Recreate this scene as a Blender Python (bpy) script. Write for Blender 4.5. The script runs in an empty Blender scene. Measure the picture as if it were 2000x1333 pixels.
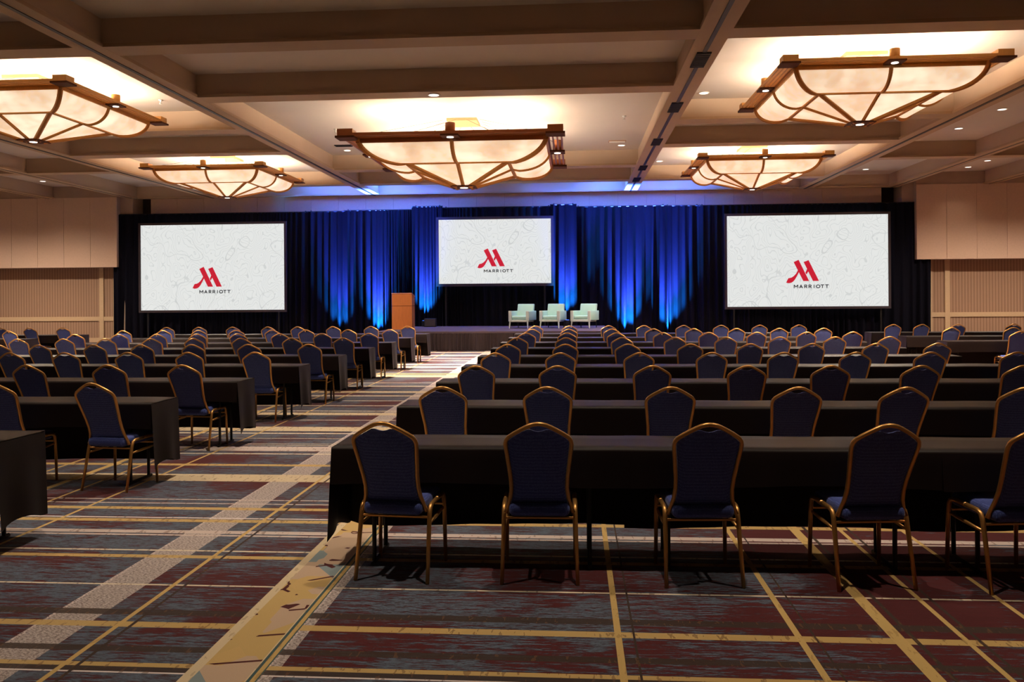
import bpy, bmesh, math, random
from mathutils import Vector, Matrix
random.seed(7)
PI = math.pi
S = bpy.context.scene
C = S.collection

# ------------------------------------------------------------------ camera
CAM_H = 1.667
FPX = 1640.0                       # focal length in pixels of a 2000 px wide frame
cam_d = bpy.data.cameras.new('camera')
cam = bpy.data.objects.new('camera', cam_d); C.objects.link(cam)
cam_d.sensor_fit = 'HORIZONTAL'; cam_d.sensor_width = 36.0
cam_d.lens = FPX / 2000.0 * 36.0
cam_d.shift_y = (582.8 - 666.5) / 2000.0
cam_d.clip_end = 200
cam.location = (0, 0, CAM_H)
YAW = math.atan(120 / FPX); ROLL = -0.0067
cam.matrix_world = (Matrix.Translation((0, 0, CAM_H)) @ Matrix.Rotation(YAW, 4, 'Z')
                    @ Matrix.Rotation(PI / 2, 4, 'X') @ Matrix.Rotation(ROLL, 4, 'Z'))
S.camera = cam

# ------------------------------------------------------------------ world, exposure
w = bpy.data.worlds.new('world'); S.world = w; w.use_nodes = True
w.node_tree.nodes['Background'].inputs[0].default_value = (1, .8, .6, 1)
w.node_tree.nodes['Background'].inputs[1].default_value = 0.02
S.view_settings.view_transform = 'Standard'; S.view_settings.look = 'None'
S.view_settings.exposure = 0.0; S.view_settings.gamma = 1.0
S.view_settings.use_curve_mapping = False
S.cycles.max_bounces = 6; S.cycles.diffuse_bounces = 3; S.cycles.glossy_bounces = 2

# lighting levels, used by the lamp builders further down
WARM = (1.0, .81, .61)
SHADE_EMIT = .78
BOWL_W = 150.0            # each of the lamps inside a bowl
TIP_W = 3200.0            # downlight in the bottom plate
CAN_W = 420.0             # small downlights in the frame
DOWN_W = 500.0           # recessed ceiling downlights
NEAR_W = 380.0           # recessed ceiling downlights above the nearest rows
BLUE_W = 9000.0           # uplights at the drapes
SCREEN_EMIT = .82

ZB = 5.74                # underside of the ceiling beams
ZC = 6.22                # ceiling inside the coffers
YW = 32.6                # back wall

# ------------------------------------------------------------------ materials
def srgb(r, g, b):
    f = lambda c: (c / 255 / 12.92) if c / 255 <= .04045 else ((c / 255 + .055) / 1.055) ** 2.4
    return (f(r), f(g), f(b), 1)

class NT:
    def __init__(s, name):
        s.m = bpy.data.materials.new(name); s.m.use_nodes = True
        s.t = s.m.node_tree; s.n = s.t.nodes; s.l = s.t.links
        s.b = s.n['Principled BSDF']
    def node(s, typ, **kw):
        x = s.n.new(typ)
        for k, v in kw.items(): setattr(x, k, v)
        return x
    def link(s, a, b): s.l.new(a, b)
    def val(s, sock, v):
        if isinstance(v, bpy.types.NodeSocket): s.link(v, sock)
        else: sock.default_value = v
    def math(s, op, a, b=0.0, c=0.0):
        x = s.node('ShaderNodeMath', operation=op)
        s.val(x.inputs[0], a); s.val(x.inputs[1], b); s.val(x.inputs[2], c)
        return x.outputs[0]
    def mix(s, f, a, b, blend='MIX'):
        x = s.node('ShaderNodeMix', data_type='RGBA', blend_type=blend)
        s.val(x.inputs[0], f); s.val(x.inputs[6], a); s.val(x.inputs[7], b)
        return x.outputs[2]
    def noise(s, vec, scale=5, detail=2, rough=.5, dim='3D'):
        x = s.node('ShaderNodeTexNoise', noise_dimensions=dim)
        if vec is not None: s.link(vec, x.inputs['Vector'])
        x.inputs['Scale'].default_value = scale; x.inputs['Detail'].default_value = detail
        x.inputs['Roughness'].default_value = rough
        return x.outputs['Fac']
    def scale(s, vec, sc):
        x = s.node('ShaderNodeVectorMath', operation='MULTIPLY')
        s.link(vec, x.inputs[0]); x.inputs[1].default_value = sc
        return x.outputs[0]
    def ramp(s, f, stops, interp='LINEAR'):
        x = s.node('ShaderNodeValToRGB'); r = x.color_ramp; r.interpolation = interp
        while len(r.elements) > 1: r.elements.remove(r.elements[-1])
        r.elements[0].position = stops[0][0]; r.elements[0].color = stops[0][1]
        for p, c in stops[1:]:
            e = r.elements.new(min(1, max(0, p))); e.color = c
        s.val(x.inputs[0], f)
        return x
    def bump(s, h, strength=.3, dist=.01):
        x = s.node('ShaderNodeBump'); x.inputs['Strength'].default_value = strength
        x.inputs['Distance'].default_value = dist
        s.link(h, x.inputs['Height']); s.link(x.outputs[0], s.b.inputs['Normal'])

def plain(name, col, rough=.6, metal=0, sheen=0, noise_amt=.12, nscale=20, spec=.4, bump=0, stretch=(1, 1, 1)):
    t = NT(name)
    co = t.node('ShaderNodeTexCoord').outputs['Object']
    f = t.noise(t.scale(co, stretch), nscale, 3)
    d = tuple(c * (1 - noise_amt) for c in col[:3]) + (1,)
    h = tuple(min(1, c * (1 + noise_amt)) for c in col[:3]) + (1,)
    t.link(t.mix(f, d, h), t.b.inputs['Base Color'])
    t.b.inputs['Roughness'].default_value = rough; t.b.inputs['Metallic'].default_value = metal
    t.b.inputs['Sheen Weight'].default_value = sheen; t.b.inputs['Specular IOR Level'].default_value = spec
    if bump: t.bump(f, bump, .004)
    return t.m

M = {}
M['ceiling'] = plain('ceiling_paint', srgb(214, 200, 184), .85, nscale=1.2, noise_amt=.04)
M['beam'] = plain('beam_paint', srgb(200, 172, 144), .8, nscale=2, noise_amt=.05)
M['flange'] = plain('beam_flange_paint', srgb(186, 156, 124), .7, nscale=2, noise_amt=.05)
M['track'] = plain('dark_track_metal', srgb(40, 30, 24), .5)
M['fabric_wall'] = plain('fabric_wall_panel', srgb(204, 172, 148), .9, nscale=14, noise_amt=.08, bump=.05)
M['wall_dark'] = plain('pocket_dark', srgb(58, 44, 36), .9)
M['wall_plain'] = plain('plain_wall', srgb(170, 144, 124), .9, nscale=3)
M['wood_rail'] = plain('pale_wood_rail', srgb(196, 166, 130), .5, nscale=6, stretch=(1, 1, 8))
M['gold'] = plain('bronze_gold_tube', srgb(206, 154, 88), .34, metal=.72, nscale=30, noise_amt=.08, spec=.5)
M['black_metal'] = plain('black_metal', srgb(20, 18, 18), .45, spec=.4)
M['tabletop'] = plain('folding_table_top', srgb(120, 96, 70), .6, nscale=4, stretch=(1, 8, 1))
M['cloth'] = plain('black_table_cloth', srgb(30, 21, 20), .5, sheen=0, nscale=60, noise_amt=.1, spec=.16)
M['drape'] = plain('black_velour_drape', srgb(16, 15, 24), .9, sheen=0, nscale=30, noise_amt=.15, spec=.05)
M['skirt'] = plain('stage_skirt_cloth', srgb(56, 46, 48), .9, sheen=0, nscale=30, spec=.05)
M['deck'] = plain('stage_carpet', srgb(78, 64, 68), .95, nscale=200, noise_amt=.2)
M['lamp_wood'] = plain('lamp_frame_wood', srgb(204, 146, 74), .45, nscale=10, stretch=(6, 6, 1), noise_amt=.15)
M['lamp_wood_dark'] = plain('lamp_frame_dark_wood', srgb(150, 84, 36), .42, nscale=10, stretch=(6, 6, 1), noise_amt=.15)
M['lamp_dark'] = plain('lamp_bronze_dark', srgb(84, 46, 26), .7, spec=.15)
M['lamp_rib'] = plain('lamp_rib_wood', srgb(190, 128, 64), .6, spec=.2)
M['wire'] = plain('suspension_wire', srgb(70, 52, 42), .5)
M['canopy'] = plain('canopy_paint', srgb(176, 128, 90), .6)
M['lectern'] = plain('lectern_veneer', srgb(190, 112, 58), .4, nscale=5, stretch=(8, 8, 1), noise_amt=.2)
M['lectern_trim'] = plain('lectern_edge', srgb(196, 140, 120), .4)
M['mint'] = plain('mint_leatherette', srgb(176, 214, 204), .5, nscale=6, noise_amt=.03)
M['pale_leg'] = plain('pale_painted_wood', srgb(206, 214, 208), .45, nscale=6, noise_amt=.03)
M['screen_frame'] = plain('screen_border_velvet', srgb(62, 52, 56), .9)
M['vent'] = plain('vent_black', srgb(26, 20, 18), .6)
M['white_metal'] = plain('white_metal', srgb(225, 220, 210), .4)

def seat_fabric():
    t = NT('navy_patterned_fabric')
    co = t.node('ShaderNodeTexCoord').outputs['Object']
    v = t.node('ShaderNodeTexVoronoi'); v.inputs['Scale'].default_value = 110
    v.inputs['Randomness'].default_value = .25
    t.link(co, v.inputs['Vector'])
    f = t.ramp(v.outputs['Distance'], [(.25, (0, 0, 0, 1)), (.5, (1, 1, 1, 1))])
    t.link(t.mix(f.outputs[0], srgb(90, 109, 184), srgb(53, 67, 137)), t.b.inputs['Base Color'])
    t.b.inputs['Roughness'].default_value = .8; t.b.inputs['Sheen Weight'].default_value = .25
    t.b.inputs['Sheen Roughness'].default_value = .4
    t.bump(v.outputs['Distance'], .2, .002)
    return t.m
M['navy'] = seat_fabric()

def ribbed_wall():
    t = NT('ribbed_wall_covering')
    p = t.node('ShaderNodeNewGeometry').outputs['Position']
    x = t.node('ShaderNodeSeparateXYZ'); t.link(p, x.inputs[0])
    wv = t.math('SINE', t.math('MULTIPLY', x.outputs[0], 2 * PI / .11))
    f = t.math('MULTIPLY_ADD', wv, .5, .5)
    n = t.noise(t.scale(p, (9, 1, .6)), 4, 2)
    c = t.mix(f, srgb(140, 108, 84), srgb(172, 138, 112))
    t.link(t.mix(t.math('MULTIPLY', n, .35), c, srgb(140, 106, 80)), t.b.inputs['Base Color'])
    t.b.inputs['Roughness'].default_value = .85
    t.bump(f, .3, .01)
    return t.m
M['ribbed'] = ribbed_wall()

def carpet():
    t = NT('patterned_carpet')
    p = t.node('ShaderNodeNewGeometry').outputs['Position']
    sx = t.node('ShaderNodeSeparateXYZ'); t.link(p, sx.inputs[0])
    X, Y = sx.outputs[0], sx.outputs[1]
    YEL = srgb(212, 178, 112); PALE = srgb(236, 222, 196); CREAM = srgb(228, 208, 172); PINK = srgb(218, 200, 192)
    WHT = srgb(244, 230, 226); BRN = srgb(66, 52, 46); GRY = srgb(212, 200, 196); TEAL = srgb(70, 96, 98)
    # streaky field: maroon, slate, brown
    s1 = t.noise(t.scale(p, (4.5, 42, 1)), 1.0, 6, .7)
    s2 = t.noise(t.scale(p, (14, 120, 1)), 1.0, 4, .75)
    big = t.noise(t.scale(p, (.9, 1.1, 1)), 1.0, 2, .5)
    f1 = t.math('ADD', t.math('MULTIPLY', s1, .62), t.math('MULTIPLY', s2, .38))
    f1 = t.math('ADD', f1, t.math('MULTIPLY', t.math('SUBTRACT', big, .5), .5))
    # towards the right the field is mostly maroon
    right = t.math('MULTIPLY', t.math('SMOOTH_MIN', t.math('MAXIMUM', t.math('SUBTRACT', X, .3), 0), 1.5, .3), .07)
    f1 = t.math('SUBTRACT', f1, right)
    fld = t.ramp(f1, [(.36, srgb(84, 26, 32)), (.462, srgb(96, 32, 38)), (.475, srgb(44, 34, 38)), (.50, srgb(86, 96, 114)), (.55, srgb(112, 128, 148)), (.58, srgb(56, 52, 58)), (.64, srgb(88, 30, 36))])
    col = fld.outputs[0]
    speck = t.noise(p, 190, 2, .7)
    col = t.mix(t.math('MULTIPLY', speck, .24), col, srgb(64, 50, 48))
    # longitudinal stripes: period 6.25 m
    x0 = -4.6; PX = 6.25
    ph = t.math('FRACT', t.math('DIVIDE', t.math('SUBTRACT', X, x0), PX))
    def stops(lines, lo, span):
        st = [(0, (0, 0, 0, 0))]
        for i, (a, b, c) in enumerate(lines):
            st.append(((a - lo) / span, c[:3] + (1,)))
            if i + 1 == len(lines) or abs(lines[i + 1][0] - b) > 1e-6: st.append(((b - lo) / span, (0, 0, 0, 0)))
        return st
    Xw = t.math('MULTIPLY_ADD', ph, PX, x0)
    def xr(lines):                    # three short ramps: a colour ramp only resolves 1/256 of its range
        cols, al = None, None
        for lo, hi in ((-4.6, -2.2), (-2.2, -1.2), (-1.2, 1.65)):
            L = [q for q in lines if lo <= q[0] < hi]
            if not L: continue
            r = t.ramp(t.math('DIVIDE', t.math('SUBTRACT', Xw, lo), hi - lo), stops(L, lo, hi - lo), 'CONSTANT')
            ins = t.math('MULTIPLY', t.math('GREATER_THAN', Xw, lo), t.math('LESS_THAN', Xw, hi))
            a = t.math('MULTIPLY', r.outputs[1], ins)
            cols = r.outputs[0] if cols is None else t.mix(ins, cols, r.outputs[0])
            al = a if al is None else t.math('MAXIMUM', al, a)
        return cols, al
    grain = t.noise(t.scale(p, (60, 140, 1)), 1, 3, .7)
    g = xr([(-2.79, -2.765, WHT), (-2.765, -2.51, GRY), (-1.395, -1.38, WHT), (-1.38, -1.335, GRY)])
    gcol = t.mix(t.ramp(grain, [(.44, (0, 0, 0, 1)), (.54, (1, 1, 1, 1))]).outputs[0], srgb(128, 112, 108), g[0])
    col = t.mix(g[1], col, gcol)
    # transverse stripes
    YL = [(3.30, 3.42, GRY), (3.615, 3.63, WHT), (3.63, 3.68, BRN), (3.68, 3.725, YEL), (3.84, 3.91, BRN), (4.13, 4.2, YEL), (4.29, 4.37, BRN), (4.74, 4.765, PALE),
          (5.255, 5.31, YEL), (5.40, 5.425, PALE), (5.75, 5.79, PINK), (5.81, 5.89, PINK), (6.11, 6.19, YEL), (6.215, 6.24, WHT),
          (6.47, 6.55, YEL), (6.66, 6.69, PINK), (6.79, 6.82, PINK)]
    YL2 = [(7.5, 7.8, CREAM), (8.2, 8.28, YEL), (8.84, 8.88, PALE), (9.01, 9.29, PINK), (9.36, 9.39, PALE), (9.46, 9.48, PALE), (9.83, 9.865, PALE),
           (10.2, 10.27, PALE), (10.39, 10.76, CREAM), (11.33, 11.38, PALE), (11.85, 12.1, CREAM), (12.26, 12.32, PALE), (12.88, 12.95, PALE)]
    YL3 = [(13.5, 13.58, PALE), (14.15, 14.3, PALE), (14.65, 14.95, CREAM), (15.74, 15.88, PALE), (16.4, 16.48, PALE), (17.62, 18.06, CREAM),
           (18.3, 18.5, YEL), (19.3, 19.4, PALE), (20.07, 20.36, CREAM), (20.95, 21.15, PALE), (22.2, 22.35, PINK), (23.06, 23.3, PALE), (24.22, 24.63, PINK), (25.5, 25.9, CREAM)]
    tick = t.math('LESS_THAN', t.noise(t.scale(p, (34, 9, 1)), 1, 2, .6), .39)
    for lo, hi, L in ((3.2, 5.0, YL[:8]), (5.0, 7.2, YL[8:]), (7.2, 13.2, YL2), (13.2, 30, YL3)):
        st2 = stops(L, lo, hi - lo)
        r = t.ramp(t.math('DIVIDE', t.math('SUBTRACT', Y, lo), hi - lo), st2, 'CONSTANT')
        inside = t.math('MULTIPLY', t.math('GREATER_THAN', Y, lo), t.math('LESS_THAN', Y, hi))
        c2 = t.mix(t.math('MULTIPLY', tick, .55), r.outputs[0], srgb(120, 84, 56))
        col = t.mix(t.math('MULTIPLY', t.math('MULTIPLY', r.outputs[1], inside), .92), col, c2)
    # yellow and tan longitudinal bands on top
    h = xr([(-4.73, -4.67, YEL), (-4.39, -4.36, YEL), (-4.32, -4.30, BRN), (-3.96, -3.93, YEL), (-2.365, -2.335, YEL), (-2.29, -2.27, BRN), (-1.745, -1.44, CREAM), (-1.44, -1.425, TEAL), (-1.425, -1.402, YEL), (-1.402, -1.395, TEAL),
            (.19, .22, YEL), (.27, .29, BRN), (1.07, 1.10, YEL), (1.15, 1.17, BRN), (1.52, 1.59, YEL), (1.625, 1.649, BRN)][1:])
    # abstract patches inside the tan band
    vo = t.node('ShaderNodeTexVoronoi'); vo.inputs['Scale'].default_value = 1; vo.distance = 'MANHATTAN'
    t.link(t.scale(p, (3.6, 2.6, 1)), vo.inputs['Vector'])
    vs = t.node('ShaderNodeSeparateColor'); t.link(vo.outputs['Color'], vs.inputs[0])
    patch = t.ramp(vs.outputs[0], [(0, srgb(216, 182, 120)), (.40, srgb(208, 180, 154)), (.72, srgb(140, 156, 160)), (.86, srgb(212, 180, 118))], 'CONSTANT')
    vd = t.node('ShaderNodeTexVoronoi', feature='DISTANCE_TO_EDGE'); vd.inputs['Scale'].default_value = 1
    t.link(t.scale(p, (2.4, 3.2, 1)), vd.inputs['Vector'])
    strk = t.math('MULTIPLY', t.math('LESS_THAN', vd.outputs[0], .028), t.math('GREATER_THAN', t.noise(t.scale(p, (6, 6, 1)), 1, 1), .52))
    pc = t.mix(strk, patch.outputs[0], srgb(84, 32, 34))
    inner = t.math('MULTIPLY', t.math('MULTIPLY', t.math('GREATER_THAN', Xw, -1.69), t.math('LESS_THAN', Xw, -1.445)), 1)
    hcol = t.mix(t.math('MULTIPLY', tick, .3), h[0], srgb(130, 92, 52))
    hcol = t.mix(inner, hcol, pc)
    col = t.mix(h[1], col, hcol)
    col = t.mix(t.math('MULTIPLY', t.noise(p, 420, 1), .16), col, srgb(40, 30, 28))
    t.link(col, t.b.inputs['Base Color'])
    t.b.inputs['Roughness'].default_value = .92; t.b.inputs['Specular IOR Level'].default_value = .15
    t.b.inputs['Sheen Weight'].default_value = .15
    t.bump(speck, .25, .004)
    return t.m
M['carpet'] = carpet()

def emit(name, col, strength):
    t = NT(name)
    t.b.inputs['Base Color'].default_value = col
    t.b.inputs['Emission Color'].default_value = col
    t.b.inputs['Emission Strength'].default_value = strength
    t.b.inputs['Roughness'].default_value = .6
    return t.m
M['lamp_glow'] = emit('lamp_lens', (1, .92, .8, 1), 2.0)
M['blue_lens'] = emit('blue_lens', (.02, .15, 1, 1), 3.0)

def alabaster():
    t = NT('alabaster_shade')
    co = t.node('ShaderNodeTexCoord').outputs['Object']
    n1 = t.noise(co, 1.6, 3, .6); n2 = t.noise(co, 9, 4, .7)
    c = t.mix(t.ramp(n2, [(.4, (0, 0, 0, 1)), (.65, (1, 1, 1, 1))]).outputs[0], (1, .74, .48, 1), (.98, .64, .42, 1))
    c = t.mix(t.ramp(n1, [(.42, (0, 0, 0, 1)), (.62, (1, 1, 1, 1))]).outputs[0], c, (1, .87, .64, 1))
    t.link(c, t.b.inputs['Base Color']); t.link(c, t.b.inputs['Emission Color'])
    t.link(t.math('MULTIPLY', t.math('MULTIPLY_ADD', n1, 1.3, .40), SHADE_EMIT), t.b.inputs['Emission Strength'])
    t.b.inputs['Roughness'].default_value = .5
    return t.m
M['shade'] = alabaster()

def screen_image():
    t = NT('projected_contour_map')
    co = t.node('ShaderNodeTexCoord').outputs['Object']
    v = t.scale(co, (1.5, 1, 1.15))
    n = t.noise(v, .55, 2.5, .5)
    fr = t.math('FRACT', t.math('MULTIPLY', n, 30))
    line = t.math('LESS_THAN', t.math('ABSOLUTE', t.math('SUBTRACT', fr, .5)), 0.075)
    fr2 = t.math('FRACT', t.math('MULTIPLY', t.noise(v, .3, 2, .5), 6))
    line2 = t.math('LESS_THAN', t.math('ABSOLUTE', t.math('SUBTRACT', fr2, .5)), .012)
    m = t.math('MAXIMUM', t.math('MULTIPLY', line, .42), t.math('MULTIPLY', line2, .5))
    c = t.mix(m, (.93, .95, .93, 1), (.55, .58, .58, 1))
    t.b.inputs['Base Color'].default_value = (.02, .02, .02, 1)
    t.link(c, t.b.inputs['Emission Color']); t.b.inputs['Emission Strength'].default_value = SCREEN_EMIT
    t.b.inputs['Roughness'].default_value = .9
    return t.m
M['screen'] = screen_image()
M['logo_red'] = emit('projected_red', (.58, .008, .028, 1), 1.0)
M['logo_black'] = emit('projected_black', (.02, .02, .025, 1), 1.0)
M['logo_red'].node_tree.nodes['Principled BSDF'].inputs['Base Color'].default_value = (0, 0, 0, 1)
M['logo_black'].node_tree.nodes['Principled BSDF'].inputs['Base Color'].default_value = (0, 0, 0, 1)

# ------------------------------------------------------------------ mesh helpers
class MB:
    def __init__(s): s.v = []; s.f = []
    def box(s, x0, x1, y0, y1, z0, z1):
        i = len(s.v)
        s.v += [(x0, y0, z0), (x1, y0, z0), (x1, y1, z0), (x0, y1, z0), (x0, y0, z1), (x1, y0, z1), (x1, y1, z1), (x0, y1, z1)]
        s.f += [tuple(i + k for k in q) for q in ((0, 3, 2, 1), (4, 5, 6, 7), (0, 1, 5, 4), (1, 2, 6, 5), (2, 3, 7, 6), (3, 0, 4, 7))]
        return s
    def tube(s, pts, r, n=8, closed=False, flat=1.0):
        pts = [Vector(p) for p in pts]; k = len(pts)
        rs = r if isinstance(r, (list, tuple)) else [r] * k
        up = None; base = len(s.v)
        for i, p in enumerate(pts):
            a = pts[i - 1] if i > 0 else (pts[-1] if closed else p)
            b = pts[i + 1] if i < k - 1 else (pts[0] if closed else p)
            d = (b - a).normalized()
            if up is None:
                up = Vector((0, 0, 1)) if abs(d.z) < .9 else Vector((1, 0, 0))
            up = (up - d * up.dot(d))
            up.normalize()
            sd = d.cross(up)
            for j in range(n):
                th = 2 * PI * (j + .5) / n
                s.v.append(tuple(p + (sd * math.cos(th) * flat + up * math.sin(th)) * rs[i]))
        m = k if closed else k - 1
        for i in range(m):
            for j in range(n):
                a = base + i * n + j; b = base + i * n + (j + 1) % n
                c = base + ((i + 1) % k) * n + (j + 1) % n; d = base + ((i + 1) % k) * n + j
                s.f.append((a, b, c, d))
        if not closed:
            s.f.append(tuple(base + j for j in range(n))[::-1])
            s.f.append(tuple(base + (k - 1) * n + j for j in range(n)))
        return s
    def grid(s, fn, nu, nv):
        b = len(s.v)
        for i in range(nu + 1):
            for j in range(nv + 1): s.v.append(tuple(fn(i / nu, j / nv)))
        for i in range(nu):
            for j in range(nv):
                a = b + i * (nv + 1) + j
                s.f.append((a, a + nv + 1, a + nv + 2, a + 1))
        return s
    def prism(s, poly, y0, y1):            # polygon in x,z extruded along y
        b = len(s.v); n = len(poly)
        for yy in (y0, y1):
            for x, z in poly: s.v.append((x, yy, z))
        s.f.append(tuple(range(b, b + n))); s.f.append(tuple(range(b + n, b + 2 * n))[::-1])
        for i in range(n):
            j = (i + 1) % n; s.f.append((b + i, b + n + i, b + n + j, b + j))
        return s
    def lathe(s, prof, n=16, cx=0, cy=0):
        b = len(s.v)
        for r, z in prof:
            for j in range(n):
                a = 2 * PI * j / n; s.v.append((cx + r * math.cos(a), cy + r * math.sin(a), z))
        for i in range(len(prof) - 1):
            for j in range(n):
                k = (j + 1) % n
                s.f.append((b + i * n + j, b + i * n + k, b + (i + 1) * n + k, b + (i + 1) * n + j))
        s.f.append(tuple(b + j for j in range(n))[::-1]); s.f.append(tuple(b + (len(prof) - 1) * n + j for j in range(n)))
        return s
    def mesh(s, name, smooth=False):
        me = bpy.data.meshes.new(name); me.from_pydata(s.v, [], s.f); me.update()
        if smooth: me.polygons.foreach_set('use_smooth', [True] * len(me.polygons))
        return me

def rbox(x0, x1, y0, y1, z0, z1, r, seg=2, taper=None, smooth=True):
    bm = bmesh.new(); mb = MB().box(x0, x1, y0, y1, z0, z1)
    vs = [bm.verts.new(v) for v in mb.v]
    for f in mb.f: bm.faces.new([vs[i] for i in f])
    if taper:
        for v in bm.verts: v.co = Vector(taper(v.co))
    bmesh.ops.bevel(bm, geom=list(bm.edges), offset=r, segments=seg, profile=.5, affect='EDGES', clamp_overlap=True)
    me = bpy.data.meshes.new('rounded'); bm.to_mesh(me); bm.free()
    if smooth: me.polygons.foreach_set('use_smooth', [True] * len(me.polygons))
    return me

def obj(name, data, mat, parent=None, loc=(0, 0, 0), rot=(0, 0, 0), smooth=False):
    me = data.mesh(name, smooth) if isinstance(data, MB) else data
    if mat is not None and len(me.materials) == 0: me.materials.append(M[mat] if isinstance(mat, str) else mat)
    o = bpy.data.objects.new(name, me); C.objects.link(o)
    o.location = loc; o.rotation_euler = rot
    if parent is not None: o.parent = parent
    return o
def thing(name, loc=(0, 0, 0), rotz=0):
    o = bpy.data.objects.new(name, None); C.objects.link(o); o.empty_display_size = .1
    o.location = loc; o.rotation_euler = (0, 0, rotz); return o
def tag(o, label, cat, group=None):
    o['label'] = label; o['category'] = cat
    if group: o['group'] = group
    return o
def struct(o): o['kind'] = 'structure'; return o
def copy_tree(o, parent=None):
    c = o.copy(); C.objects.link(c); c.parent = parent
    for ch in o.children: copy_tree(ch, c)
    return c
def light(name, typ, loc, power, col, parent=None, **kw):
    d = bpy.data.lights.new(name, typ); d.energy = power; d.color = col
    for k, v in kw.items(): setattr(d, k, v)
    o = bpy.data.objects.new(name, d); C.objects.link(o); o.location = loc
    if parent is not None: o.parent = parent
    return o

ORD = ['first', 'second', 'third', 'fourth', 'fifth', 'sixth', 'seventh', 'eighth', 'ninth', 'tenth', 'eleventh']
ROWW = ['nearest', 'second', 'third', 'fourth', 'fifth', 'sixth', 'seventh', 'eighth', 'farthest']

# ------------------------------------------------------------------ the room
XL, XR, YF = -25.6, 20.1, -5.0
fl = struct(obj('floor', MB().box(XL, XR, YF, YW + .6, -.1, 0), 'carpet'))
ce = struct(obj('ceiling', MB().box(XL, XR, YF, YW + .6, ZC, ZC + .12), 'ceiling'))
struct(obj('wall_left', MB().box(XL - .15, XL, YF, YW + .6, 0, ZC), 'wall_plain'))
struct(obj('wall_right', MB().box(XR, XR + .15, YF, YW + .6, 0, ZC), 'wall_plain'))
struct(obj('wall_front', MB().box(XL, XR, YF - .15, YF, 0, ZC), 'wall_plain'))

# beams of the coffered ceiling
FW, WW = .25, .19                     # half widths of flange and web
def beam_y(x, name='beam', hw=FW):
    o = obj(name, MB().box(x - hw + .06, x + hw - .06, YF, YW, ZB + .06, ZC), 'beam', ce)
    obj('beam_flange', MB().box(x - hw, x + hw, YF, YW, ZB, ZB + .06), 'flange', o); return o
def beam_x(x0, x1, y, hw=FW):
    o = obj('cross_beam', MB().box(x0 - .06, x1 + .06, y - hw + .06, y + hw - .06, ZB + .06, ZC), 'beam', ce)
    obj('beam_flange', MB().box(x0, x1, y - hw, y + hw, ZB + .0015, ZB + .06), 'flange', o); return o
XA, XBm, XCb, XD, XE, XF, XG, XH = -7.75, 2.2, 8.75, -14.3, 11.95, -17.5, 15.2, -20.75
for x in (XA, XBm, XCb, XD, XE, XF, XG, XH):
    b = beam_y(x, hw=FW if x in (XA, XBm, XCb, XD) else .2)
    if x in (XA, XBm, XCb, XD):
        obj('partition_track', MB().box(x - .035, x + .035, YF, YW - .05, ZB - .012, ZB + .02), 'track', b)
    else:
        obj('partition_track', MB().box(x - .02, x + .02, YF, YW - .05, ZB - .008, ZB + .02), 'track', b)
for y in (-3.0, 9.8, 13.2, 16.6, 26.25, 29.45, 32.45):
    beam_x(XA + FW, XBm - FW, y, FW if y < 32 else .15)
for x0, x1 in ((XBm, XCb), (XD, XA)):
    for y in (.3, 3.55, 10.1, 13.2, 19.75, 22.85, 29.45, 32.45):
        beam_x(x0 + FW, x1 - FW, y, FW if y < 32 else .15)
for x0, x1 in ((XCb + FW, XE - .2), (XE + .2, XG - .2), (XG + .2, XR), (XF + .2, XD - FW), (XH + .2, XF - .2), (XL, XH - .2)):
    for y in (7.0, 16.4, 25.7, 32.45): beam_x(x0, x1, y, .2 if y < 32 else .15)
# dark air grilles set in the middle beam
for y in (14.6, 18.2, 22.2, 26.6, 29.2):
    v = obj('air_grille', MB().box(XBm - .12, XBm + .12, y - .45, y + .45, ZB - .02, ZB - .001), 'vent', ce)
    g = MB()
    for k in range(9): g.box(XBm - .115, XBm + .115, y - .42 + k * .1, y - .40 + k * .1, ZB - .03, ZB - .02)
    obj('grille_bar', g, 'track', v)
# sprinkler heads and a speaker grille in the lit coffers
for x, y, l in ((-6.3, 22.0, 'small sprinkler head left of the large middle chandelier'), (1.3, 21.2, 'small sprinkler head right of the large middle chandelier'), (-9.3, 18.4, 'small sprinkler head right of the front left chandelier')):
    s = obj('sprinkler_head', MB().lathe([(.05, ZC), (.05, ZC - .02), (.02, ZC - .025), (.02, ZC - .08), (.035, ZC - .085), (.03, ZC - .1)], 10), 'white_metal', None, (x, y, 0), smooth=True)
    tag(s, l, 'sprinkler', 'sprinkler heads on the coffer ceilings')
for x, y, in ((-6.75, 24.4), (1.3, 24.6)):
    vg = obj('ceiling_vent', MB().box(-.25, .25, -.12, .12, ZC - .02, ZC), 'vent' if x < 0 else 'canopy', None, (x, y, 0))
    tag(vg, 'dark slotted ceiling vent left of the middle chandelier' if x < 0 else 'slim ceiling vent right of the middle chandelier', 'vent')
    for k in range(4): obj('slat', MB().box(-.23, .23, -.1 + k * .055, -.085 + k * .055, ZC - .03, ZC - .02), 'track' if x < 0 else 'white_metal', vg)

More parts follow.
